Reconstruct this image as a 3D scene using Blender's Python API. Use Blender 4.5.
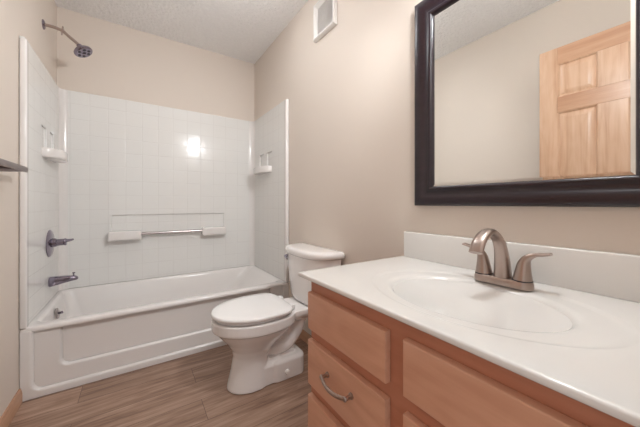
import bpy, bmesh, math, random
from mathutils import Vector, Matrix

for o in list(bpy.data.objects):
    bpy.data.objects.remove(o, do_unlink=True)
scn = bpy.context.scene
COL = scn.collection
PI = math.pi
random.seed(4)

# ------------------------------------------------------------------ camera, world, exposure
cam_d = bpy.data.cameras.new('camera')
cam = bpy.data.objects.new('camera', cam_d)
COL.objects.link(cam)
cam.location = (0, 0, 1.007)
cam.rotation_euler = (PI / 2, 0, -math.radians(33.7))
cam_d.sensor_width = 36
cam_d.lens = 274.0 / 640 * 36
cam_d.shift_y = -10.0 / 640
cam_d.clip_start = 0.01
scn.camera = cam

world = bpy.data.worlds.new('world')
scn.world = world
world.use_nodes = True
wb = world.node_tree.nodes['Background']
wb.inputs['Color'].default_value = (.94, .98, 1.0, 1)
wb.inputs['Strength'].default_value = .8

scn.view_settings.view_transform = 'Standard'
scn.view_settings.look = 'None'
scn.view_settings.gamma = 1
scn.view_settings.use_curve_mapping = False
scn.view_settings.exposure = 0.2
GLOBE = 200.0             # emission of the opal globe of the vanity light
FILL_DOME = 16.0               # emission of the added fill dome under the ceiling
SPOT = 40.0               # added fill spot beside the vanity globe, aimed at the tub

# ------------------------------------------------------------------ materials
def lin(c):
    c = c / 255
    return c / 12.92 if c <= .04045 else ((c + .055) / 1.055) ** 2.4

def rgb(r, g, b):
    return (lin(r), lin(g), lin(b), 1)

def newmat(name):
    m = bpy.data.materials.new(name)
    m.use_nodes = True
    nt = m.node_tree
    return m, nt, nt.nodes['Principled BSDF']

def N(nt, t, **kw):
    n = nt.nodes.new(t)
    for k, v in kw.items():
        setattr(n, k, v)
    return n

def simple(name, col, rough=.5, metal=0, var=.03, scale=8, bump=0, bscale=200, bdist=.004, coat=0, aniso=None):
    m, nt, p = newmat(name)
    p.inputs['Roughness'].default_value = rough
    p.inputs['Metallic'].default_value = metal
    p.inputs['Coat Weight'].default_value = coat
    p.inputs['Coat Roughness'].default_value = .08
    tc = N(nt, 'ShaderNodeTexCoord')
    no = N(nt, 'ShaderNodeTexNoise')
    no.inputs['Scale'].default_value = scale
    no.inputs['Detail'].default_value = 3
    nt.links.new(tc.outputs['Object'], no.inputs['Vector'])
    mx = N(nt, 'ShaderNodeMix', data_type='RGBA')
    mx.inputs[6].default_value = tuple(c * (1 - var) for c in col[:3]) + (1,)
    mx.inputs[7].default_value = tuple(min(1, c * (1 + var)) for c in col[:3]) + (1,)
    nt.links.new(no.outputs['Fac'], mx.inputs[0])
    nt.links.new(mx.outputs[2], p.inputs['Base Color'])
    if bump:
        n2 = N(nt, 'ShaderNodeTexNoise')
        n2.inputs['Scale'].default_value = bscale
        n2.inputs['Detail'].default_value = 4
        nt.links.new(tc.outputs['Object'], n2.inputs['Vector'])
        b = N(nt, 'ShaderNodeBump')
        b.inputs['Strength'].default_value = bump
        b.inputs['Distance'].default_value = bdist
        nt.links.new(n2.outputs['Fac'], b.inputs['Height'])
        nt.links.new(b.outputs['Normal'], p.inputs['Normal'])
    return m

def wood(name, c1, c2, c3, axis, rough=.4, stretch=14, scale=3.0, coat=.2, rings=.5):
    """grain runs along axis (0,1,2)"""
    m, nt, p = newmat(name)
    tc = N(nt, 'ShaderNodeTexCoord')
    mp = N(nt, 'ShaderNodeMapping')
    s = [scale * stretch] * 3
    s[axis] = scale
    mp.inputs['Scale'].default_value = s
    nt.links.new(tc.outputs['Object'], mp.inputs['Vector'])
    n1 = N(nt, 'ShaderNodeTexNoise')
    n1.inputs['Scale'].default_value = 1
    n1.inputs['Detail'].default_value = 6
    n1.inputs['Roughness'].default_value = .6
    n1.inputs['Distortion'].default_value = .6
    nt.links.new(mp.outputs[0], n1.inputs['Vector'])
    mp2 = N(nt, 'ShaderNodeMapping')
    s2 = [5.0] * 3
    s2[axis] = 1.3
    mp2.inputs['Scale'].default_value = s2
    nt.links.new(tc.outputs['Object'], mp2.inputs['Vector'])
    n2 = N(nt, 'ShaderNodeTexNoise')
    n2.inputs['Scale'].default_value = 1.2
    n2.inputs['Detail'].default_value = 2
    nt.links.new(mp2.outputs[0], n2.inputs['Vector'])
    # cathedral figure: bands of the slow noise
    ma = N(nt, 'ShaderNodeMath', operation='MULTIPLY')
    ma.inputs[1].default_value = 60
    nt.links.new(n2.outputs['Fac'], ma.inputs[0])
    sn = N(nt, 'ShaderNodeMath', operation='SINE')
    nt.links.new(ma.outputs[0], sn.inputs[0])
    mr = N(nt, 'ShaderNodeMapRange')
    mr.inputs[1].default_value = -1
    mr.inputs[2].default_value = 1
    mr.inputs[3].default_value = .5 - rings * .25
    mr.inputs[4].default_value = .5 + rings * .25
    nt.links.new(sn.outputs[0], mr.inputs[0])
    av = N(nt, 'ShaderNodeMix', data_type='FLOAT')
    av.inputs[0].default_value = .45
    nt.links.new(n1.outputs['Fac'], av.inputs[2])
    nt.links.new(mr.outputs[0], av.inputs[3])
    cr = N(nt, 'ShaderNodeValToRGB')
    cr.color_ramp.elements[0].position = .3
    cr.color_ramp.elements[0].color = c1
    cr.color_ramp.elements[1].position = .7
    cr.color_ramp.elements[1].color = c3
    e = cr.color_ramp.elements.new(.5)
    e.color = c2
    nt.links.new(av.outputs[0], cr.inputs[0])
    nt.links.new(cr.outputs[0], p.inputs['Base Color'])
    p.inputs['Roughness'].default_value = rough
    p.inputs['Coat Weight'].default_value = coat
    p.inputs['Coat Roughness'].default_value = .25
    return m

M_wall = simple('beige_paint', rgb(223, 211, 200), .65, var=.012, scale=3, bump=.05, bscale=90)
M_ceil = simple('textured_ceiling', rgb(248, 246, 245), .95, var=.06, scale=60, bump=1.0, bscale=48, bdist=.014)
M_gloss = simple('white_acrylic', rgb(234, 229, 226), .16, var=.008, scale=4, coat=.3)
M_porc = simple('white_porcelain', rgb(244, 240, 238), .09, var=.006, scale=4, coat=.6)
M_seat = simple('white_seat_plastic', rgb(246, 244, 243), .16, var=.006, scale=5)
M_marble = simple('white_cultured_marble', rgb(235, 233, 230), .14, var=.012, scale=9, coat=.3)
M_nickel = simple('brushed_nickel', rgb(176, 160, 152), .30, 1, var=.04, scale=40)
M_dknick = simple('dark_satin_nickel', rgb(146, 132, 131), .32, 1, var=.04, scale=40)
M_chrome = simple('polished_chrome', rgb(150, 142, 156), .14, 1, var=.03, scale=20)
M_bar = simple('satin_steel', rgb(186, 178, 176), .25, 1, var=.03, scale=20)
M_dark = simple('dark_rubber', rgb(50, 45, 52), .5, var=.05, scale=60)
M_vent = simple('white_vent_plastic', rgb(226, 222, 218), .4, var=.01)
M_grey = simple('vent_mesh_grey', rgb(232, 228, 225), .6, var=.03, scale=60)
M_frame = wood('espresso_frame', rgb(22, 11, 21), rgb(31, 18, 29), rgb(43, 28, 39), 1, rough=.3, coat=.25, rings=.1)
M_maple_h = wood('maple_stained', rgb(202, 148, 121), rgb(215, 163, 135), rgb(224, 175, 149), 1, rough=.42, stretch=10, scale=3, rings=.35)
M_maple_shaded = wood('maple_frame_shaded', rgb(178, 116, 90), rgb(190, 127, 100), rgb(199, 138, 111), 1, rough=.45, stretch=10, scale=3, rings=.2)  # darker copy of the maple, shadow on the face frame put into its colour
M_pine = wood('clear_pine', rgb(186, 138, 106), rgb(216, 176, 146), rgb(232, 200, 174), 2, rough=.36, stretch=16, scale=1.6, rings=.15)
M_pine_h = wood('clear_pine_rail', rgb(172, 122, 92), rgb(198, 152, 120), rgb(214, 174, 144), 1, rough=.36, stretch=16, scale=1.6, rings=.1)
M_base = wood('oak_baseboard', rgb(176, 132, 104), rgb(194, 150, 120), rgb(206, 166, 136), 1, rough=.45, stretch=12, scale=3, rings=.3)

def mirror_mat():
    m, nt, p = newmat('mirror_silver')
    p.inputs['Base Color'].default_value = (.9, .915, .905, 1)
    p.inputs['Metallic'].default_value = 1
    p.inputs['Roughness'].default_value = .004
    return m
M_mirror = mirror_mat()

def bulb_mat(name, strength):
    m, nt, p = newmat(name)
    p.inputs['Base Color'].default_value = (.9, .88, .85, 1)
    p.inputs['Emission Color'].default_value = (.93, .975, 1, 1)
    p.inputs['Emission Strength'].default_value = strength
    p.inputs['Roughness'].default_value = .2
    return m
M_bulb = bulb_mat('lamp_opal_glass', GLOBE)
M_fill_dome = bulb_mat('fill_dome_glow', FILL_DOME)

def tile_mat(name, ax_u, off_u, off_v, step=.114):
    """glossy acrylic moulded with square tile lines (a shallow groove grid)"""
    m, nt, p = newmat(name)
    p.inputs['Roughness'].default_value = .15
    p.inputs['Specular IOR Level'].default_value = .3
    p.inputs['Base Color'].default_value = rgb(233, 231, 228)
    tc = N(nt, 'ShaderNodeTexCoord')
    sp = N(nt, 'ShaderNodeSeparateXYZ')
    nt.links.new(tc.outputs['Object'], sp.inputs[0])
    cells, dists, fracs = [], [], []
    for out, off in ((sp.outputs[ax_u], off_u), (sp.outputs[2], off_v)):
        a = N(nt, 'ShaderNodeMath', operation='SUBTRACT'); a.inputs[1].default_value = off
        nt.links.new(out, a.inputs[0])
        d = N(nt, 'ShaderNodeMath', operation='DIVIDE'); d.inputs[1].default_value = step
        nt.links.new(a.outputs[0], d.inputs[0])
        fl = N(nt, 'ShaderNodeMath', operation='FLOOR'); nt.links.new(d.outputs[0], fl.inputs[0])
        cells.append(fl)
        fr = N(nt, 'ShaderNodeMath', operation='FRACT'); nt.links.new(d.outputs[0], fr.inputs[0]); fracs.append(fr)
        pp = N(nt, 'ShaderNodeMath', operation='PINGPONG'); pp.inputs[1].default_value = .5
        nt.links.new(d.outputs[0], pp.inputs[0])
        dists.append(pp)
    mn = N(nt, 'ShaderNodeMath', operation='MINIMUM')
    nt.links.new(dists[0].outputs[0], mn.inputs[0]); nt.links.new(dists[1].outputs[0], mn.inputs[1])
    mr = N(nt, 'ShaderNodeMapRange', interpolation_type='SMOOTHSTEP')
    mr.inputs[1].default_value = 0; mr.inputs[2].default_value = .028
    nt.links.new(mn.outputs[0], mr.inputs[0])
    # each tile is pressed at a hair's different angle
    cb = N(nt, 'ShaderNodeCombineXYZ')
    nt.links.new(cells[0].outputs[0], cb.inputs[0]); nt.links.new(cells[1].outputs[0], cb.inputs[1])
    wn = N(nt, 'ShaderNodeTexNoise'); wn.inputs['Scale'].default_value = 5
    nt.links.new(tc.outputs['Object'], wn.inputs['Vector'])
    ad = N(nt, 'ShaderNodeMath', operation='MULTIPLY_ADD')
    ad.inputs[1].default_value = 1.6
    nt.links.new(wn.outputs['Fac'], ad.inputs[0]); nt.links.new(mr.outputs[0], ad.inputs[2])
    wh = N(nt, 'ShaderNodeTexWhiteNoise', noise_dimensions='2D'); nt.links.new(cb.outputs[0], wh.inputs['Vector'])
    sc = N(nt, 'ShaderNodeSeparateColor'); nt.links.new(wh.outputs['Color'], sc.inputs[0])
    for k in (0, 1):
        su = N(nt, 'ShaderNodeMath', operation='SUBTRACT'); su.inputs[1].default_value = .5
        nt.links.new(sc.outputs[k], su.inputs[0])
        mu = N(nt, 'ShaderNodeMath', operation='MULTIPLY'); nt.links.new(su.outputs[0], mu.inputs[0]); nt.links.new(fracs[k].outputs[0], mu.inputs[1])
        a2 = N(nt, 'ShaderNodeMath', operation='MULTIPLY_ADD'); a2.inputs[1].default_value = 3.0
        nt.links.new(mu.outputs[0], a2.inputs[0]); nt.links.new(ad.outputs[0], a2.inputs[2]); ad = a2
    b = N(nt, 'ShaderNodeBump'); b.inputs['Strength'].default_value = .35; b.inputs['Distance'].default_value = .0014
    nt.links.new(ad.outputs[0], b.inputs['Height'])
    nt.links.new(b.outputs['Normal'], p.inputs['Normal'])
    mx = N(nt, 'ShaderNodeMix', data_type='RGBA')
    mx.inputs[6].default_value = rgb(226, 223, 220); mx.inputs[7].default_value = rgb(233, 231, 228)
    nt.links.new(mr.outputs[0], mx.inputs[0]); nt.links.new(mx.outputs[2], p.inputs['Base Color'])
    return m
M_tile_x = tile_mat('white_tile_back', 0, .036, 1.53)
M_tile_y = tile_mat('white_tile_side', 1, 2.03, 1.53)

def floor_mat():
    m, nt, p = newmat('vinyl_plank')
    tc = N(nt, 'ShaderNodeTexCoord')
    mp = N(nt, 'ShaderNodeMapping')
    mp.inputs['Location'].default_value = (.25, -.088, 0)
    nt.links.new(tc.outputs['Object'], mp.inputs['Vector'])
    br = N(nt, 'ShaderNodeTexBrick')
    br.offset = .57
    br.inputs['Scale'].default_value = 1
    br.inputs['Brick Width'].default_value = 1.22
    br.inputs['Row Height'].default_value = .158
    br.inputs['Mortar Size'].default_value = .0012
    br.inputs['Mortar Smooth'].default_value = .3
    br.inputs['Color1'].default_value = (0, 0, 0, 1)
    br.inputs['Color2'].default_value = (1, 1, 1, 1)
    br.inputs['Mortar'].default_value = (.4, .4, .4, 1)
    nt.links.new(mp.outputs[0], br.inputs['Vector'])
    # per-plank offset of the grain so it does not run across joints
    vm = N(nt, 'ShaderNodeVectorMath', operation='SCALE')
    vm.inputs['Scale'].default_value = 7.3
    nt.links.new(br.outputs['Color'], vm.inputs[0])
    va = N(nt, 'ShaderNodeVectorMath', operation='ADD')
    nt.links.new(tc.outputs['Object'], va.inputs[0]); nt.links.new(vm.outputs[0], va.inputs[1])
    def noise(sx, sy, det, dist=0.0):
        mm = N(nt, 'ShaderNodeMapping'); mm.inputs['Scale'].default_value = (sx, sy, 1)
        nt.links.new(va.outputs[0], mm.inputs['Vector'])
        n = N(nt, 'ShaderNodeTexNoise'); n.inputs['Scale'].default_value = 1
        n.inputs['Detail'].default_value = det; n.inputs['Roughness'].default_value = .65
        n.inputs['Distortion'].default_value = dist
        nt.links.new(mm.outputs[0], n.inputs['Vector'])
        return n
    n1 = noise(3.5, 70, 6, .8)
    n2 = noise(1.5, 13, 4, 2.2)
    a = N(nt, 'ShaderNodeMix', data_type='FLOAT'); a.inputs[0].default_value = .55
    nt.links.new(n1.outputs['Fac'], a.inputs[2]); nt.links.new(n2.outputs['Fac'], a.inputs[3])
    cr = N(nt, 'ShaderNodeValToRGB')
    el = cr.color_ramp.elements
    el[0].position = .34; el[0].color = rgb(120, 92, 77)
    el[1].position = .68; el[1].color = rgb(198, 169, 149)
    e = el.new(.5); e.color = rgb(162, 131, 112)
    nt.links.new(a.outputs[0], cr.inputs[0])
    tint = N(nt, 'ShaderNodeMix', data_type='RGBA', blend_type='MULTIPLY')
    tint.inputs[0].default_value = 1
    t2 = N(nt, 'ShaderNodeMix', data_type='RGBA')
    t2.inputs[6].default_value = (.80, .78, .77, 1); t2.inputs[7].default_value = (1.1, 1.1, 1.1, 1)
    nt.links.new(br.outputs['Color'], t2.inputs[0])
    nt.links.new(cr.outputs[0], tint.inputs[6]); nt.links.new(t2.outputs[2], tint.inputs[7])
    seam = N(nt, 'ShaderNodeMix', data_type='RGBA')
    nt.links.new(br.outputs['Fac'], seam.inputs[0])
    nt.links.new(tint.outputs[2], seam.inputs[6]); seam.inputs[7].default_value = rgb(92, 70, 60)
    nt.links.new(seam.outputs[2], p.inputs['Base Color'])
    p.inputs['Roughness'].default_value = .42
    bp = N(nt, 'ShaderNodeBump'); bp.inputs['Strength'].default_value = .12; bp.inputs['Distance'].default_value = .002
    nt.links.new(n1.outputs['Fac'], bp.inputs['Height']); nt.links.new(bp.outputs['Normal'], p.inputs['Normal'])
    return m
M_floor = floor_mat()

# ------------------------------------------------------------------ mesh helpers
def link(name, bm, mat, parent=None, smooth=True, angle=35):
    bmesh.ops.recalc_face_normals(bm, faces=bm.faces)
    me = bpy.data.meshes.new(name)
    if smooth:
        for f in bm.faces:
            f.smooth = True
    bm.to_mesh(me); bm.free()
    if smooth:
        me.set_sharp_from_angle(angle=math.radians(angle))
    me.materials.append(mat)
    o = bpy.data.objects.new(name, me)
    COL.objects.link(o)
    if parent:
        o.parent = parent
        o.matrix_parent_inverse = parent.matrix_basis.inverted()
    return o

def empty(name, loc, label, cat, group=None):
    o = bpy.data.objects.new(name, None)
    o.empty_display_size = .05
    o.location = loc
    COL.objects.link(o)
    tag(o, label, cat, group)
    return o

def tag(o, label=None, cat=None, group=None, kind=None):
    if label: o['label'] = label
    if cat: o['category'] = cat
    if group: o['group'] = group
    if kind: o['kind'] = kind
    return o

def box(bm, x0, x1, y0, y1, z0, z1, bev=0, seg=2):
    r = bmesh.ops.create_cube(bm, size=1)
    vs = r['verts']
    for v in vs:
        v.co = Vector((x0 + (v.co.x + .5) * (x1 - x0), y0 + (v.co.y + .5) * (y1 - y0), z0 + (v.co.z + .5) * (z1 - z0)))
    if bev:
        es = list({e for v in vs for e in v.link_edges})
        bmesh.ops.bevel(bm, geom=es, offset=bev, segments=seg, profile=.5, affect='EDGES')

def bx(name, x0, x1, y0, y1, z0, z1, mat, parent=None, bev=0, seg=2):
    bm = bmesh.new()
    box(bm, x0, x1, y0, y1, z0, z1, bev, seg)
    return link(name, bm, mat, parent)

def loft(bm, rings, cap0=True, cap1=True, closed=True):
    R = [[bm.verts.new(p) for p in r] for r in rings]
    n = len(R[0])
    for a, b in zip(R, R[1:]):
        for i in range(n if closed else n - 1):
            j = (i + 1) % n
            bm.faces.new((a[i], a[j], b[j], b[i]))
    if cap0: bm.faces.new(R[0])
    if cap1: bm.faces.new(R[-1])

def rrect(x0, x1, y0, y1, r, z, n=8):
    pts = []
    for cx, cy, a0 in ((x1 - r, y1 - r, 0), (x0 + r, y1 - r, PI / 2), (x0 + r, y0 + r, PI), (x1 - r, y0 + r, 1.5 * PI)):
        for k in range(n + 1):
            a = a0 + PI / 2 * k / n
            pts.append((cx + r * math.cos(a), cy + r * math.sin(a), z))
    return pts

def lathe(bm, prof, origin, axis, n=32, cap0=True, cap1=True):
    """prof: (distance along axis, radius)"""
    ax = Vector(axis).normalized()
    u = ax.orthogonal().normalized()
    w = ax.cross(u)
    o = Vector(origin)
    rings = []
    for d, r in prof:
        r = max(r, 1e-5)
        rings.append([o + ax * d + u * (r * math.cos(2 * PI * k / n)) + w * (r * math.sin(2 * PI * k / n)) for k in range(n)])
    loft(bm, rings, cap0, cap1)

def catmull(pts, sub=6):
    P = [Vector(p) for p in pts]
    P = [P[0] * 2 - P[1]] + P + [P[-1] * 2 - P[-2]]
    out = []
    for i in range(1, len(P) - 2):
        for k in range(sub):
            t = k / sub
            a, b, c, d = P[i - 1], P[i], P[i + 1], P[i + 2]
            out.append(.5 * ((2 * b) + (c - a) * t + (2 * a - 5 * b + 4 * c - d) * t * t + (3 * b - a - 3 * c + d) * t ** 3))
    out.append(P[-2])
    return out

def sweep(bm, pts, sizes, side, n=20, sub=6, sq=2.0):
    """pts: path; sizes: (half width along side, half thickness); sq: superellipse power"""
    path = catmull(pts, sub)
    sz = [Vector((a, b, 0)) for a, b in sizes]
    sz = catmull(sz, sub)
    side = Vector(side).normalized()
    rings = []
    for i, p in enumerate(path):
        t = (path[min(i + 1, len(path) - 1)] - path[max(i - 1, 0)]).normalized()
        s = (side - t * side.dot(t)).normalized()
        u = t.cross(s)
        ring = []
        for k in range(n):
            a = 2 * PI * k / n
            ca, sa = math.cos(a), math.sin(a)
            e = 2 / sq
            ring.append(p + s * (sz[i].x * math.copysign(abs(ca) ** e, ca)) + u * (sz[i].y * math.copysign(abs(sa) ** e, sa)))
        rings.append(ring)
    loft(bm, rings)

# ------------------------------------------------------------------ room shell
L, R, B, CZ = -.497, 1.025, 2.779, 2.472
FY = .028                      # inner face of the front wall, with the doorway the camera stands in
def struct(name, bm_or, mat=None, parent=None):
    o = link(name, bm_or, mat, parent)
    if parent is None: o['kind'] = 'structure'
    return o
T = .1
bm = bmesh.new(); box(bm, L - T, R + T, -1.2, B + T, -.1, 0); struct('floor', bm, M_floor)
bm = bmesh.new(); box(bm, L - T, R + T, FY - .12, B + T, CZ, CZ + .1); struct('ceiling', bm, M_ceil)
bm = bmesh.new(); box(bm, L - T, L, FY - .12, B + T, 0, CZ); struct('wall_left', bm, M_wall)
bm = bmesh.new(); box(bm, R, R + T, FY - .12, B + T, 0, CZ); struct('wall_right', bm, M_wall)
bm = bmesh.new(); box(bm, L, R, B, B + T, 0, CZ); struct('wall_back', bm, M_wall)
DX0, DX1, DH = -.283, .44, 2.03
bm = bmesh.new()
box(bm, L, DX0, FY - .12, FY, 0, CZ); box(bm, DX1, R, FY - .12, FY, 0, CZ); box(bm, DX0, DX1, FY - .12, FY, DH, CZ)
struct('wall_front', bm, M_wall)

def baseboard(name, x0, x1, y0, y1, face):
    bm = bmesh.new()
    h, d = .072, x1 - x0
    prof = [(0, 0), (d, 0), (d, h * .62), (d * .8, h * .82), (d * .45, h), (0, h)]
    rings = []
    for y in (y0, y1):
        rings.append([((x0 + a) if face > 0 else (x1 - a), y, z) for a, z in prof])
    loft(bm, rings)
    o = link(name, bm, M_base)
    o['kind'] = 'structure'
    return o
baseboard('baseboard_left', L, L + .013, FY, 1.992, 1)
baseboard('baseboard_right', R - .013, R, .83, 1.975, -1)

# ---- open six-panel door, swung back into the room (seen in the mirror)
door = bpy.data.objects.new('door_1', None); COL.objects.link(door)
door.location = (-.30, .385, .012)
tag(door, 'open six-panel pine door reflected in the mirror', 'door', kind='structure')
dx0, dx1 = -.318, -.283
dy0, dy1, dz0, dz1 = .032, .736, .012, 2.04
pl = [(dy1 - .097, dy1 - .097 - .192), (dy0 + .097 + .192, dy0 + .097)]    # panel columns, (far, near)
rows = [(1.71, 1.93), (.90, 1.61), (.24, .80)]
for y0, y1 in ((dy0, dy0 + .097), (dy1 - .097, dy1)):
    bx('stile', dx0, dx1, y0, y1, dz0, dz1, M_pine, door, .0015, 1)
ry0, ry1 = dy0 + .097, dy1 - .097
cuts = [(1.93, dz1), (1.61, 1.71), (.80, .90), (dz0, .24)]
for z0, z1 in cuts:
    bx('rail', dx0, dx1 - .0003, ry0, ry1, z0, z1, M_pine_h, door, .0012, 1)
for z0, z1 in rows:
    bx('mullion', dx0, dx1 - .0006, ry0 + .192, ry1 - .192, z0, z1, M_pine, door, .0012, 1)
    for y0, y1 in ((ry0, ry0 + .192), (ry1 - .192, ry1)):
        bm = bmesh.new()
        rings = []
        for ins, x in ((0, dx1 - .001), (.004, dx1 - .003), (.010, dx1 - .012), (.016, dx1 - .013), (.042, dx1 - .004), (.044, dx1 - .004)):
            rings.append([(x, y0 + ins, z0 + ins), (x, y1 - ins, z0 + ins), (x, y1 - ins, z1 - ins), (x, y0 + ins, z1 - ins)])
        loft(bm, rings, False, True)
        back = [(dx0 + .004, y0, z0), (dx0 + .004, y1, z0), (dx0 + .004, y1, z1), (dx0 + .004, y0, z1)]
        bm.faces.new([bm.verts.new(p) for p in back])
        link('panel', bm, M_pine, door, True, 20)
bm = bmesh.new()
lathe(bm, [(0, .03), (.006, .03), (.008, .012), (.03, .011), (.036, .024), (.05, .028), (.062, .022), (.066, .001)], (dx1, dy1 - .06, .95), (1, 0, 0), 24)
link('door_knob', bm, M_nickel, door)

# ------------------------------------------------------------------ bathtub
TY0, TY1, TZ = 1.997, 2.777, .369
tub = empty('bathtub', ((L + R) / 2, (TY0 + TY1) / 2, 0), 'white acrylic alcove bathtub with stepped recessed front apron', 'bathtub')
tx0, tx1 = L + .002, R - .002
bm = bmesh.new()
ix0, ix1, iy0, iy1 = tx0 + .034, tx1 - .036, TY0 + .058, TY1 - .042
rings = [rrect(tx0, tx1, TY0, TY1, .004, TZ - .024), rrect(tx0, tx1, TY0 - .001, TY1, .004, TZ - .016), rrect(tx0, tx1, TY0, TY1, .005, TZ - .008),
         rrect(tx0 + .004, tx1 - .004, TY0 + .004, TY1 - .004, .01, TZ - .002), rrect(tx0 + .010, tx1 - .010, TY0 + .010, TY1 - .010, .015, TZ),
         rrect(ix0, ix1, iy0, iy1, .05, TZ)]
for ins, z, rr, ex in ((.006, TZ - .002, .05, 0), (.012, TZ - .008, .05, .01), (.018, TZ - .022, .055, .03), (.034, .24, .07, .12), (.055, .14, .09, .20), (.075, .09, .1, .25), (.11, .066, .11, .28), (.16, .058, .1, .3)):
    rings.append(rrect(ix0 + ins, ix1 - ins - ex, iy0 + ins, iy1 - ins, rr, z))
loft(bm, rings, False, True)
link('basin', bm, M_gloss, tub, True, 50)

# apron: steps back twice inside rounded frames
def sstep(e0, e1, x):
    t = min(1, max(0, (x - e0) / (e1 - e0)))
    return t * t * (3 - 2 * t)
def sdf(x, z, x0, x1, z0, r):
    cx, hx = (x0 + x1) / 2, (x1 - x0) / 2 - r
    qx = abs(x - cx) - hx
    qz = (z0 + r) - z
    return math.hypot(max(qx, 0), max(qz, 0)) + min(max(qx, qz), 0) - r
bm = bmesh.new()
nx, nz = 340, 130
grid = []
for j in range(nz + 1):
    z = .001 + (TZ - .018) * j / nz
    row = []
    for i in range(nx + 1):
        taper = 0
        a, b = tx0 + taper, tx1 - taper
        x = a + (b - a) * i / nx
        d1 = sdf(x, z, L + .044, R - .044, .036, .045)
        d2 = sdf(x, z, L + .150, R - .150, .128, .040)
        y = TY0 + .002 + .017 * sstep(.004, -.0035, d1) + .019 * sstep(.004, -.0035, d2)
        row.append(bm.verts.new((x, y, z)))
    grid.append(row)
for j in range(nz):
    for i in range(nx):
        bm.faces.new((grid[j][i], grid[j][i + 1], grid[j + 1][i + 1], grid[j + 1][i]))
ap = link('apron', bm, M_gloss, tub, True, 60)
sol = ap.modifiers.new('thick', 'SOLIDIFY'); sol.thickness = .006; sol.offset = -1

# overflow plate on the tub end wall, part of the drain set
ov = empty('overflow_plate', (-.437, 2.40, .300), 'round chrome overflow plate with trip lever inside the tub end', 'overflow plate')
bm = bmesh.new(); lathe(bm, [(0, .034), (.005, .034), (.010, .028), (.012, .001)], (-.430, 2.40, .302), (1, 0, .13), 32); link('plate', bm, M_bar, ov)
bm = bmesh.new(); lathe(bm, [(0, .008), (.012, .007), (.02, .009), (.024, .004)], (-.418, 2.392, .304), (1, -.5, .3), 16); link('trip_lever', bm, M_chrome, ov)

# ------------------------------------------------------------------ tub surround
SZ0, SZ1 = TZ + .001, 1.855
PT = .02
sur = empty('tub_surround', ((L + R) / 2, B, SZ0), 'white moulded tub surround with square tile pattern above the bathtub', 'tub surround')

def panel(name, mat, origin, uax, nax, u0, u1, z0, z1, thick, niches, lip=.006):
    """slab whose front face has recessed niches; uax horizontal axis, nax outward normal"""
    O, U, Nn = Vector(origin), Vector(uax), Vector(nax)
    us = sorted({u0, u1} | {v for n in niches for v in n[:2]})
    zs = sorted({z0, z1} | {v for n in niches for v in n[2:4]})
    bm = bmesh.new()
    cache = {}
    def V(u, z, d):
        k = (round(u, 5), round(z, 5), round(d, 5))
        if k not in cache:
            p = O + U * u + Nn * d; p.z = z
            cache[k] = bm.verts.new(p)
        return cache[k]
    def depth(u, z):
        for n in niches:
            if n[0] < u < n[1] and n[2] < z < n[3]: return n[4]
        return 0
    D = {}
    for i in range(len(us) - 1):
        for j in range(len(zs) - 1):
            D[i, j] = depth((us[i] + us[i + 1]) / 2, (zs[j] + zs[j + 1]) / 2)
    for (i, j), d in D.items():
        a, b, c, e = us[i], us[i + 1], zs[j], zs[j + 1]
        bm.faces.new((V(a, c, thick - d), V(b, c, thick - d), V(b, e, thick - d), V(a, e, thick - d)))
        if (i + 1, j) in D and D[i + 1, j] != d:
            d2 = D[i + 1, j]; bm.faces.new((V(b, c, thick - d), V(b, e, thick - d), V(b, e, thick - d2), V(b, c, thick - d2)))
        if (i, j + 1) in D and D[i, j + 1] != d:
            d2 = D[i, j + 1]; bm.faces.new((V(a, e, thick - d), V(b, e, thick - d), V(b, e, thick - d2), V(a, e, thick - d2)))
    for j in range(len(zs) - 1):
        for u in (u0, u1): bm.faces.new((V(u, zs[j], thick), V(u, zs[j + 1], thick), V(u, zs[j + 1], 0), V(u, zs[j], 0)))
    for i in range(len(us) - 1):
        for z in (z0, z1): bm.faces.new((V(us[i], z, thick), V(us[i + 1], z, thick), V(us[i + 1], z, 0), V(us[i], z, 0)))
    o = link(name, bm, mat, sur, False)
    bv = o.modifiers.new('soft', 'BEVEL'); bv.width = lip; bv.segments = 3; bv.limit_method = 'ANGLE'
    bv.harden_normals = False
    for f in o.data.polygons: f.use_smooth = True
    o.data.set_sharp_from_angle(angle=math.radians(40))
    return o

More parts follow.
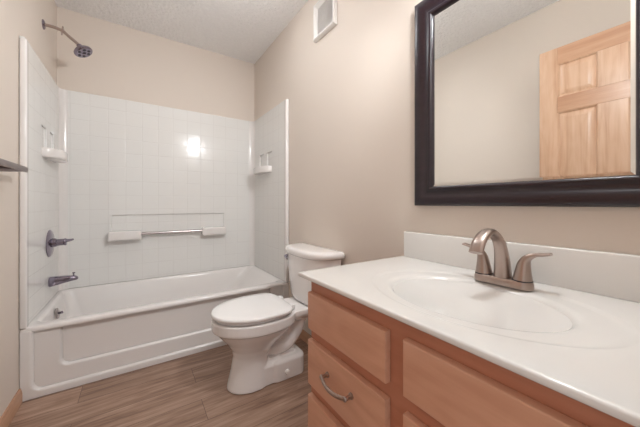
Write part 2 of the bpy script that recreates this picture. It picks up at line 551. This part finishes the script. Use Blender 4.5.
BY = 2.747                     # face of the back panel
NX0, NX1, NZ0, NZ1 = -.172, .705, .752, .913
panel('back_panel', M_tile_x, (0, B - .002, 0), (1, 0, 0), (0, -1, 0), L + .002, R - .002, SZ0, SZ1, B - .002 - BY, [(NX0, NX1, NZ0, NZ1, .012)], .004)
nich = [(2.285, 2.395, 1.325, 1.478, .014), (2.475, 2.575, 1.325, 1.478, .014)]
panel('left_panel', M_tile_y, (L + .002, 0, 0), (0, 1, 0), (1, 0, 0), 1.99, BY - .001, SZ0, SZ1, PT, nich, .004)
panel('right_panel', M_tile_y, (R - .002, 0, 0), (0, 1, 0), (-1, 0, 0), 1.99, BY - .001, SZ0, SZ1, PT, nich, .004)
for sx in (1, -1):
    x = L + .002 if sx > 0 else R - .002
    xa, xb = sorted((x, x + sx * .027))
    bm = bmesh.new(); box(bm, xa, xb, 1.984, 2.022, SZ0, SZ1 - .008, .008, 4)
    link('edge_flange', bm, M_gloss, sur)
    # coved inside corner
    bm = bmesh.new()
    r = .044
    fx = x + sx * PT
    rings = []
    for z in (SZ0, SZ1 - .003):
        ring = [(fx - sx * .002, BY + .002, z)]
        for k in range(9):
            a = PI / 2 * k / 8
            ring.append((fx + sx * (r - r * math.sin(a)), BY - r + r * math.cos(a) if False else BY - (r - r * math.cos(a)), z))
        rings.append(ring)
    loft(bm, rings)
    link('corner_cove', bm, M_gloss, sur)
    # half-round soap shelf under the two niches
    bm = bmesh.new()
    def half(s, z, d=.086, hl=.165, back=0):
        pts = []
        for k in range(25):
            a = -PI / 2 + PI * k / 24
            pts.append((fx + sx * (d * s * max(0, math.cos(a)) ** .8 + .0), 2.45 + hl * s * math.sin(a), z))
        return pts
    def closed(ring, off):
        return ring + [(fx - sx * off, ring[-1][1], ring[-1][2]), (fx - sx * off, ring[0][1], ring[0][2])]
    loft(bm, [closed(half(s, z), .004) for s, z in ((.93, 1.288), (.985, 1.290), (1, 1.297), (1, 1.340), (.99, 1.345), (.96, 1.345), (.93, 1.340), (.90, 1.320), (.8, 1.316))])
    link('soap_shelf', bm, M_gloss, sur, True, 60)
for xa, xb in ((-.190, .030), (.497, .708)):
    bm = bmesh.new(); box(bm, xa, xb, 2.668, BY + .008, .712, .786, .012, 4)
    link('grab_bar_ledge', bm, M_gloss, sur)
bm = bmesh.new(); lathe(bm, [(0, .0135), (.50, .0135)], (.015, 2.704, .757), (1, 0, 0), 20)
link('grab_bar', bm, M_bar, sur)

# ------------------------------------------------------------------ bath fittings on the left wall
FX = L + .0228                  # face of the left panel
vy = 2.455
val = empty('shower_valve', (FX, vy, .75), 'chrome shower valve with round plate and lever handle above the spout', 'valve')
bm = bmesh.new(); lathe(bm, [(0, .088), (.003, .088), (.009, .080), (.013, .055), (.016, .03), (.016, .001)], (FX, vy, .748), (1, 0, 0), 48); link('escutcheon', bm, M_chrome, val)
bm = bmesh.new(); lathe(bm, [(0, .030), (.022, .027), (.024, .022), (.058, .021), (.062, .024), (.070, .022), (.072, .001)], (FX + .012, vy, .750), (1, 0, .04), 32); link('hub', bm, M_chrome, val)
bm = bmesh.new(); sweep(bm, [(FX + .05, vy, .756), (FX + .075, vy - .004, .760), (FX + .10, vy - .012, .763), (FX + .118, vy - .02, .768)], [(.018, .013), (.016, .012), (.013, .009), (.008, .006)], (0, 1, 0), 16); link('lever', bm, M_chrome, val)

sp = empty('tub_spout', (FX, vy, .49), 'chrome tub spout with diverter knob below the shower valve', 'spout')
bm = bmesh.new()
rings = []
for dx, zt, zb, hw in ((0, .528, .466, .030), (.004, .530, .464, .031), (.03, .530, .470, .029), (.07, .528, .480, .027), (.105, .525, .488, .025), (.128, .521, .492, .022), (.138, .514, .494, .017), (.141, .508, .498, .009)):
    zc, hz = (zt + zb) / 2, (zt - zb) / 2
    rings.append([(FX + dx, vy + hw * math.copysign(abs(math.cos(a)) ** .75, math.cos(a)), zc + hz * math.copysign(abs(math.sin(a)) ** .75, math.sin(a))) for a in [2 * PI * k / 28 for k in range(28)]])
loft(bm, rings); link('spout_body', bm, M_chrome, sp, True, 60)
bm = bmesh.new(); lathe(bm, [(0, .004), (.014, .0035), (.016, .008), (.022, .008), (.024, .001)], (FX + .118, vy, .522), (0, 0, 1), 16); link('diverter_knob', bm, M_chrome, sp)

sh = empty('wall_shower', (L, 2.42, 2.143), 'chrome shower head on a bent arm high on the left wall', 'shower head')
bm = bmesh.new(); lathe(bm, [(0, .030), (.003, .030), (.008, .024), (.010, .011)], (L, 2.42, 2.143), (1, 0, 0), 28); link('wall_flange', bm, M_chrome, sh)
bm = bmesh.new(); sweep(bm, [(L + .004, 2.42, 2.143), (L + .05, 2.42, 2.143), (L + .09, 2.42, 2.134), (L + .12, 2.42, 2.110), (L + .158, 2.42, 2.080), (L + .176, 2.42, 2.060)], [(.0095, .0095)] * 6, (0, 1, 0), 16); link('arm', bm, M_nickel, sh)
bm = bmesh.new(); lathe(bm, [(-.005, .012), (-.004, .015), (.004, .015), (.005, .012)], (L + .09, 2.42, 2.134), (1, 0, -.3), 20)
lathe(bm, [(-.030, .003), (-.026, .0045), (.026, .0045), (.030, .003)], (L + .09, 2.42, 2.134), (.1, 0, 1), 10); link('flow_control', bm, M_nickel, sh)
hd = Vector((.50, -.16, -.85)).normalized()
hc = Vector((L + .172, 2.42, 2.066))
bm = bmesh.new(); lathe(bm, [(0, .014), (.008, .017), (.016, .017), (.020, .024), (.034, .046), (.042, .053), (.050, .054), (.055, .050)], hc, hd, 36); head = link('spray_head', bm, M_chrome, sh)
bm = bmesh.new(); lathe(bm, [(.0545, .050), (.058, .046), (.058, .001)], hc, hd, 36, False, True); link('spray_face', bm, M_chrome, head)
u = hd.orthogonal().normalized(); w = hd.cross(u)
bm = bmesh.new()
for k in range(7):
    c = hc + hd * .0575 + (u * math.cos(2 * PI * k / 6) + w * math.sin(2 * PI * k / 6)) * (.031 if k < 6 else 0)
    lathe(bm, [(0, .0095 if k < 6 else .012), (.003, .008)], c, hd, 14)
link('nozzles', bm, M_dark, head)

# towel bar
tb = empty('towel_bar', (L, 1.55, 1.16), 'brushed nickel towel bar end on the left wall beside the tub', 'towel bar')
bm = bmesh.new(); box(bm, L + .060, L + .074, 1.20, 1.822, 1.152, 1.176, .003, 2); link('bar', bm, M_dknick, tb)
for y, yb in ((1.58, 1.75), (1.36, 1.26)):
    bm = bmesh.new(); sweep(bm, [(L + .008, y, 1.148), (L + .030, y + (yb - y) * .25, 1.149), (L + .052, y + (yb - y) * .65, 1.153), (L + .066, yb, 1.158)], [(.022, .013), (.015, .011), (.012, .010), (.010, .008)], (0, 0, 1), 16, sq=3); link('post', bm, M_dknick, tb)
    bm = bmesh.new(); lathe(bm, [(0, .026), (.006, .026), (.009, .020)], (L + .0003, y, 1.148), (1, 0, 0), 28); link('mounting_plate', bm, M_dknick, tb)

# ------------------------------------------------------------------ wall vent
ve = empty('wall_vent', (R, 1.46, 2.115), 'white square exhaust vent grille high on the right wall', 'vent')
vy0, vy1, vz0, vz1 = 1.345, 1.585, 2.112, 2.356
bm = bmesh.new()
prof = [(0, 0), (0, .014), (.003, .023), (.008, .027), (.014, .027), (.032, .012), (.034, .009), (.034, 0)]
rings = [[(R - .0005 - h, vy0 + d, vz0 + d), (R - .0005 - h, vy1 - d, vz0 + d), (R - .0005 - h, vy1 - d, vz1 - d), (R - .0005 - h, vy0 + d, vz1 - d)] for d, h in prof]
loft(bm, rings, False, False); link('frame', bm, M_vent, ve, True, 30)
bm = bmesh.new(); box(bm, R - .007, R - .001, vy0 + .028, vy1 - .028, vz0 + .028, vz1 - .028); link('backing', bm, M_grey, ve)
for k in range(14):
    z = vz0 + .036 + k * (vz1 - vz0 - .072) / 13
    bm = bmesh.new()
    loft(bm, [[(R - .0065, y, z + .004), (R - .0125, y, z - .003), (R - .0125, y, z - .0045), (R - .0065, y, z + .0025)] for y in (vy0 + .029, vy1 - .029)])
    link('slat', bm, M_vent, ve)

# ------------------------------------------------------------------ toilet
TC = 1.505
toilet = empty('toilet', (.66, TC, 0), 'white two-piece toilet with closed lid between bathtub and vanity', 'toilet')
def egg(xf, xb, hw, z, xm=None, nb=2.6, n=48, cy=TC):
    """egg outline, front at xf (towards -x)"""
    if xm is None: xm = xf + (xb - xf) * .56
    pts = []
    for k in range(n):
        a = 2 * PI * k / n
        c, s = math.cos(a), math.sin(a)
        if c < 0:
            pts.append((xm + (xm - xf) * c, cy + hw * s, z))
        else:
            e = 2 / nb
            pts.append((xm + (xb - xm) * abs(c) ** e, cy + hw * math.copysign(abs(s) ** e, s), z))
    return pts
bm = bmesh.new()
loft(bm, [egg(.402, .632, .100, .001, .53), egg(.405, .630, .098, .02, .53), egg(.424, .622, .088, .10, .54), egg(.436, .622, .084, .17, .55), egg(.430, .66, .092, .205, .55),
          egg(.402, .71, .122, .25, .56), egg(.368, .75, .150, .290, .565), egg(.350, .765, .163, .312, .565), egg(.338, .775, .172, .325, .565), egg(.327, .785, .183, .331, .565), egg(.325, .785, .185, .338, .565), egg(.325, .785, .185, .386, .565)])
# rear foot, web, trapway and deck
loft(bm, [rrect(.56, .70, TC - .088, TC + .088, .03, z) for z in (.001, .10)] + [rrect(.56, .70, TC - .06, TC + .06, .03, .13)])
loft(bm, [rrect(.622, .840, TC - .10, TC + .10, .045, z) for z in (.001, .104)] + [rrect(.628, .838, TC - .093, TC + .093, .045, .112), rrect(.636, .825, TC - .078, TC + .078, .045, .117)])
loft(bm, [rrect(.60, .80, TC - .045, TC + .045, .03, z) for z in (.05, .2)] + [rrect(.62, .86, TC - .05, TC + .05, .03, .37)])
sweep(bm, [(.56, TC, .22), (.61, TC, .19), (.66, TC, .168), (.73, TC, .172), (.785, TC, .215), (.812, TC, .275), (.83, TC, .36)], [(.055, .05), (.066, .05), (.072, .046), (.074, .046), (.074, .048), (.082, .055), (.10, .06)], (0, 1, 0), 28)
loft(bm, [rrect(.74, .92, TC - .085, TC + .085, .04, .315), rrect(.71, .95, TC - .115, TC + .115, .04, .345), rrect(.70, .955, TC - .122, TC + .122, .035, .36), rrect(.70, .955, TC - .122, TC + .122, .035, .386)])
bowl = link('bowl', bm, M_porc, toilet)
rm = bowl.modifiers.new('fuse', 'REMESH'); rm.mode = 'VOXEL'; rm.voxel_size = .0045; rm.use_smooth_shade = True
smo = bowl.modifiers.new('soften', 'SMOOTH'); smo.factor = .5; smo.iterations = 3
for s in (-1,):
    bm = bmesh.new(); lathe(bm, [(-.004, .015), (.004, .015), (.012, .012), (.016, .001)], (.712, TC + s * .099, .048), (0, s, .15), 20); link('bolt_cap', bm, M_porc, bowl)

def slab(name, parent, mat, xf, xb, hw, z0, z1, rnd, dome=0.0, nb=3.2, xm=None):
    bm = bmesh.new()
    rings = [egg(xf + rnd * .8, xb - rnd * .8, hw - rnd * .8, z0, xm, nb), egg(xf + rnd * .2, xb - rnd * .2, hw - rnd * .2, z0 + rnd * .35, xm, nb), egg(xf, xb, hw, z0 + rnd, xm, nb)]
    rings += [egg(xf, xb, hw, z1 - rnd, xm, nb), egg(xf + rnd * .3, xb - rnd * .3, hw - rnd * .3, z1 - rnd * .3, xm, nb), egg(xf + rnd, xb - rnd, hw - rnd, z1, xm, nb)]
    for f in (.2, .45, .7, .9):
        cx = (xf + xb) / 2
        rings.append(egg(xf + rnd + (cx - xf) * f, xb - rnd - (xb - cx) * f, (hw - rnd) * (1 - f), z1 + dome * (1 - (1 - f) ** 2), None if xm is None else xm + (cx - xm) * f, nb))
    loft(bm, rings)
    return link(name, bm, mat, parent, True, 60)
slab('seat', toilet, M_seat, .340, .728, .168, .388, .4045, .005, 0, 3.4, .56)
lid = slab('lid', toilet, M_seat, .322, .738, .187, .4055, .427, .008, .006, 4.5, .56)
for s in (-1, 1):
    bm = bmesh.new(); box(bm, .730, .766, TC + s * .075 - .022, TC + s * .075 + .022, .387, .420, .007, 3); link('hinge', bm, M_seat, lid)

tank_parent = toilet
def tankring(depth, hw, z, x1=1.010, n=2.7, bev=.02, cnt=40):
    pts = []
    for k in range(cnt + 1):
        a = -PI / 2 + PI * k / cnt
        c, s = max(0, math.cos(a)), math.sin(a)
        pts.append((x1 - .03 - (depth - .03) * c ** (2 / n), TC + hw * math.copysign(abs(s) ** (2 / n), s), z))
    pts += [(x1 - .012, TC + hw, z), (x1, TC + hw - .012, z), (x1, TC - hw + .012, z), (x1 - .012, TC - hw, z)]
    return pts
bm = bmesh.new()
loft(bm, [tankring(.155, .180, .388), tankring(.165, .192, .394), tankring(.172, .204, .42), tankring(.190, .234, .678)])
link('tank', bm, M_porc, toilet, True, 60)
bm = bmesh.new()
loft(bm, [tankring(.196, .240, .680, 1.013), tankring(.204, .250, .686, 1.016), tankring(.208, .254, .694, 1.018), tankring(.208, .254, .706, 1.018), tankring(.203, .249, .716, 1.016), tankring(.192, .238, .721, 1.013),
          tankring(.160, .20, .724, 1.000), tankring(.10, .12, .726, .97)])
link('tank_lid', bm, M_porc, toilet, True, 60)
fh = None
bm = bmesh.new(); lathe(bm, [(0, .012), (.008, .012), (.014, .009)], (.846, TC + .165, .652), (-1, .2, 0), 20)
fh = link('flush_handle', bm, M_chrome, toilet)
bm = bmesh.new(); sweep(bm, [(.829, TC + .168, .652), (.823, TC + .145, .652), (.817, TC + .12, .649), (.813, TC + .10, .646)], [(.006, .008), (.005, .008), (.005, .0085), (.004, .007)], (1, 0, 0), 12); link('lever', bm, M_chrome, fh)
for s in (-1, 1):
    bm = bmesh.new(); lathe(bm, [(0, .006), (.03, .006), (.03, .012), (.042, .012)], (.90, TC + s * .135, .387), (0, 0, -1), 10); link('tank_bolt', bm, M_dark, toilet)

# ------------------------------------------------------------------ vanity
van = empty('vanity_cabinet', (.76, .43, 0), 'maple bathroom vanity cabinet with drawers under the white sink top', 'vanity')
VX, VY0, VY1, VZ = .499, .034, .803, .754
bm = bmesh.new()
box(bm, VX, VX + .02, VY0, VY1, .095, VZ, .0015, 1)
box(bm, VX + .02, R - .002, VY0, VY0 + .016, .095, VZ); box(bm, VX + .02, R - .002, VY1 - .016, VY1, .095, VZ)
box(bm, VX + .02, R - .002, VY0 + .016, VY1 - .016, .095, .111); box(bm, R - .010, R - .002, VY0 + .016, VY1 - .016, .111, VZ)
box(bm, VX + .07, VX + .086, VY0 + .004, VY1 - .004, .001, .095)
box(bm, VX + .086, R - .004, VY0 + .004, VY0 + .02, .001, .095); box(bm, VX + .086, R - .004, VY1 - .02, VY1 - .004, .001, .095)
link('body', bm, M_maple_shaded, van)
def front(name, y0, y1, z0, z1):
    bm = bmesh.new()
    f = .004
    rings = [[(x, y0 + i, z0 + i), (x, y1 - i, z0 + i), (x, y1 - i, z1 - i), (x, y0 + i, z1 - i)][:] for x, i in ((VX - .001, 0), (VX - .014, 0), (VX - .0178, .0012), (VX - .019, .0035), (VX - .0192, .005))]
    loft(bm, rings)
    return link(name, bm, M_maple_h, van, True, 20)
DY0, DY1 = .447, .796
front('drawer', DY0, DY1, .585, .708)
d2 = front('drawer', DY0, DY1, .400, .548)
d3 = front('drawer', DY0, DY1, .115, .362)
front('false_front', .065, .397, .587, .711)
dr = front('door', .065, .397, .115, .548)
def pull(par, ya, yb, z):
    bm = bmesh.new()
    x0 = VX - .019
    for y in (ya, yb):
        lathe(bm, [(0, .0085), (.004, .0085), (.006, .0055), (.02, .005), (.024, .0075), (.027, .006)], (x0, y, z), (-1, 0, 0), 16)
    ym = (ya + yb) / 2
    h = (yb - ya) / 2
    sweep(bm, [(x0 - .022, ym + h * t, z + .002 * 0 - .010 * (1 - t * t)) if False else (x0 - .022 - .012 * (1 - t * t), ym + h * t, z - .006 * (1 - t * t)) for t in (-1.12, -.75, -.4, 0, .4, .75, 1.12)],
          [(.0035, .0035), (.0055, .0045), (.006, .0045), (.0065, .0045), (.006, .0045), (.0055, .0045), (.0035, .0035)], (0, 0, 1), 12)
    return link('handle', bm, M_nickel, par)
pull(d2, .567, .677, .489)
pull(d3, .567, .677, .240)
# ------------------------------------------------------------------ countertop with integral sink
CT = .768
cx0, cx1, cy0, cy1 = .467, R - .002, FY + .004, .838
top = empty('sink_countertop', (.74, .43, VZ), 'white cultured marble countertop with integral oval sink and backsplash', 'countertop')
SX, SY = .725, .388
bm = bmesh.new()
angs = [2 * PI * k / 120 for k in range(120)] + [math.atan2(y - SY, x - SX) % (2 * PI) for x in (cx0, cx1) for y in (cy0, cy1)]
angs = sorted(set(round(a, 6) for a in angs))
def rect_ring(ins, z):
    pts = []
    for a in angs:
        c, s = math.cos(a), math.sin(a)
        tx = ((cx1 - ins if c > 0 else cx0 + ins) - SX) / c if abs(c) > 1e-9 else 1e9
        ty = ((cy1 - ins if s > 0 else cy0 + ins) - SY) / s if abs(s) > 1e-9 else 1e9
        t = min(tx, ty)
        pts.append((SX + c * t, SY + s * t, z))
    return pts
def ell(ax, ay, z, ox=0, oy=0):
    pts = []
    for a in angs:
        c, s = math.cos(a), math.sin(a)
        t = 1 / math.sqrt((c / ax) ** 2 + (s / ay) ** 2)
        pts.append((SX + ox + c * t, SY + oy + s * t, z))
    return pts
rings = [rect_ring(.002, CT - .0138), rect_ring(0, CT - .012), rect_ring(0, CT - .008), rect_ring(0, CT - .004), rect_ring(.0012, CT - .0012), rect_ring(.004, CT), rect_ring(.010, CT),
         ell(.212, .296, CT, .003, -.008), ell(.208, .291, CT - .0008, .003, -.008), ell(.201, .283, CT - .0030, .003, -.008), ell(.194, .272, CT - .0036, .002, -.005),
         ell(.178, .236, CT - .0040, .002), ell(.170, .224, CT - .0048), ell(.165, .218, CT - .0065), ell(.161, .213, CT - .0095), ell(.157, .208, CT - .014), ell(.150, .199, CT - .026), ell(.140, .187, CT - .048), ell(.124, .165, CT - .082), ell(.102, .134, CT - .108), ell(.075, .096, CT - .124), ell(.045, .055, CT - .131), ell(.022, .022, CT - .134)]
loft(bm, rings, True, True)
link('counter_slab', bm, M_marble, top, True, 50)
bm = bmesh.new(); box(bm, R - .023, R - .002, cy0, .822, CT - .001, .881, .005, 3); link('backsplash', bm, M_marble, top)
bm = bmesh.new(); lathe(bm, [(0, .024), (.003, .023), (.004, .016), (.006, .015), (.009, .001)], (SX, SY, CT - .1338), (0, 0, 1), 24); link('drain_stopper', bm, M_nickel, top)

# ------------------------------------------------------------------ faucet
fy, fxc = .379, .907
fau = empty('faucet', (fxc, fy, CT), 'brushed nickel two-handle arched faucet behind the sink basin', 'faucet')
bm = bmesh.new()
Z0 = CT + .0003
loft(bm, [rrect(fxc - .027, fxc + .027, fy - .078, fy + .078, .026, Z0), rrect(fxc - .027, fxc + .027, fy - .078, fy + .078, .026, Z0 + .012), rrect(fxc - .025, fxc + .025, fy - .076, fy + .076, .024, Z0 + .019), rrect(fxc - .023, fxc + .023, fy - .075, fy + .075, .022, Z0 + .021)])
link('base_plate', bm, M_nickel, fau, True, 40)
ZB = Z0 + .020
bm = bmesh.new()
sweep(bm, [(.910, fy, ZB), (.907, fy, ZB + .043), (.895, fy, ZB + .090), (.869, fy, .909), (.833, fy, .926), (.799, fy, .921), (.771, fy, .902), (.753, fy, .875)],
      [(.023, .023), (.0195, .020), (.0165, .0155), (.0150, .0115), (.0155, .010), (.0170, .009), (.0180, .0085), (.0185, .008)], (0, 1, 0), 28, 7, 2.4)
link('spout', bm, M_nickel, fau, True, 60)
for s in (-1, 1):
    hy = fy + s * .052
    bm = bmesh.new(); lathe(bm, [(0, .0245), (.003, .0245), (.004, .022)], (fxc, hy, ZB), (0, 0, 1), 28); link('handle_ring', bm, M_dark, fau)
    bm = bmesh.new()
    sweep(bm, [(fxc, hy, ZB + .003), (fxc, hy + s * .001, ZB + .025), (fxc, hy + s * .004, ZB + .050), (fxc, hy + s * .012, ZB + .066), (fxc + .001, hy + s * .029, ZB + .077), (fxc + .002, hy + s * .046, ZB + .080), (fxc + .003, hy + s * .064, ZB + .084)],
          [(.0235, .0235), (.0195, .0195), (.0155, .0150), (.0125, .0105), (.0100, .0065), (.0105, .005), (.0125, .004)], (1, 0, 0), 24, 7, 2.2)
    link('handle', bm, M_nickel, fau, True, 60)
bm = bmesh.new(); lathe(bm, [(0, .003), (.085, .003), (.088, .006), (.100, .0065), (.103, .003)], (.925, fy, ZB), (-.06, 0, 1), 14); link('lift_rod', bm, M_nickel, fau)

# ------------------------------------------------------------------ mirror
mir = empty('wall_mirror', (R, .41, 1.003), 'large mirror in a dark espresso wood frame above the vanity', 'mirror')
my0, my1, mz0, mz1 = .050, .764, .998, 1.866
def mframe(bm, prof):
    rings = [[(R - .0005 - h, my0 + d, mz0 + d), (R - .0005 - h, my1 - d, mz0 + d), (R - .0005 - h, my1 - d, mz1 - d), (R - .0005 - h, my0 + d, mz1 - d)] for d, h in prof]
    loft(bm, rings, False, False)
bm = bmesh.new()
mframe(bm, [(0, 0), (0, .018), (.003, .024), (.009, .028), (.018, .030), (.028, .029), (.036, .025), (.042, .018), (.048, .015), (.056, .014), (.060, .016), (.064, .019), (.069, .020), (.073, .018), (.077, .012), (.079, .009), (.079, 0)])
link('frame', bm, M_frame, mir, True, 40)
bm = bmesh.new()
rings = [[(R - .001 - h, my0 + d, mz0 + d), (R - .001 - h, my1 - d, mz0 + d), (R - .001 - h, my1 - d, mz1 - d), (R - .001 - h, my0 + d, mz1 - d)] for d, h in ((.070, 0), (.070, .0045), (.079, .0045), (.088, .0062))]
loft(bm, rings, True, True); link('glass', bm, M_mirror, mir, False)

# ------------------------------------------------------------------ vanity light and added fill lamps (above the frame)
ly = .42
vl = empty('vanity_light', (R, ly, 2.0), 'single-globe nickel vanity light on the wall above the mirror', 'light fixture')
bm = bmesh.new(); lathe(bm, [(0, .06), (.014, .06), (.020, .052), (.022, .001)], (R - .0005, ly, 1.99), (-1, 0, 0), 32); link('backplate', bm, M_nickel, vl)
bm = bmesh.new(); sweep(bm, [(R - .018, ly, 1.99), (R - .08, ly, 2.005), (R - .16, ly, 2.025), (R - .215, ly, 2.028), (R - .23, ly, 2.00)], [(.008, .008)] * 5, (0, 1, 0), 12); link('arm', bm, M_nickel, vl)
bm = bmesh.new(); lathe(bm, [(.044 - .044 * math.cos(PI * q / 16), .044 * math.sin(PI * q / 16)) for q in range(17)], (R - .23, ly, 2.004), (0, 0, -1), 28); link('globe', bm, M_bulb, vl)
hp = Vector((R - .23, ly + .09, 1.95)); aim = (Vector((.0, 2.6, 1.15)) - hp).normalized()  # spot with arm and shade, added to throw more light on the tub end
bm = bmesh.new(); sweep(bm, [(R - .16, ly, 2.024), (R - .19, ly + .04, 2.02), (R - .225, ly + .08, 1.985), tuple(hp - aim * .045)], [(.007, .007)] * 4, (0, 0, 1), 12); link('fill_spot_arm', bm, M_nickel, vl)
bm = bmesh.new(); lathe(bm, [(-.055, .012), (-.05, .03), (-.02, .042), (-.004, .050), (-.004, .048), (-.02, .040), (-.047, .026), (-.047, .001)], hp, aim, 32); link('fill_spot_shade', bm, M_nickel, vl)
ld = bpy.data.lights.new('added_fill_spot', 'SPOT'); ld.energy = SPOT; ld.color = (.95, .98, 1); ld.shadow_soft_size = .035
ld.spot_size = math.radians(112); ld.spot_blend = 1.0
lo = bpy.data.objects.new('added_fill_spot', ld); COL.objects.link(lo)
lo.location = hp + aim * .004; lo.rotation_euler = aim.to_track_quat('-Z', 'Y').to_euler()
lo.parent = vl; lo.matrix_parent_inverse = vl.matrix_basis.inverted()
cl = empty('added_fill_dome', (.45, 1.55, CZ), 'added fill light, an unseen white dome under the ceiling above the toilet', 'fill light')  # dome added out of view to brighten the room
bm = bmesh.new(); lathe(bm, [(0, .065), (.014, .065), (.020, .055), (.022, .014), (.066, .014), (.066, .001)], (.45, 1.55, CZ - .0005), (0, 0, -1), 32); link('fill_dome_canopy', bm, M_nickel, cl)
bm = bmesh.new(); lathe(bm, [(.0, .03), (.004, .07), (.014, .115), (.028, .13), (.042, .125), (.058, .10), (.07, .05), (.072, .001)], (.45, 1.55, CZ - .064), (0, 0, -1), 36); link('dome', bm, M_fill_dome, cl)
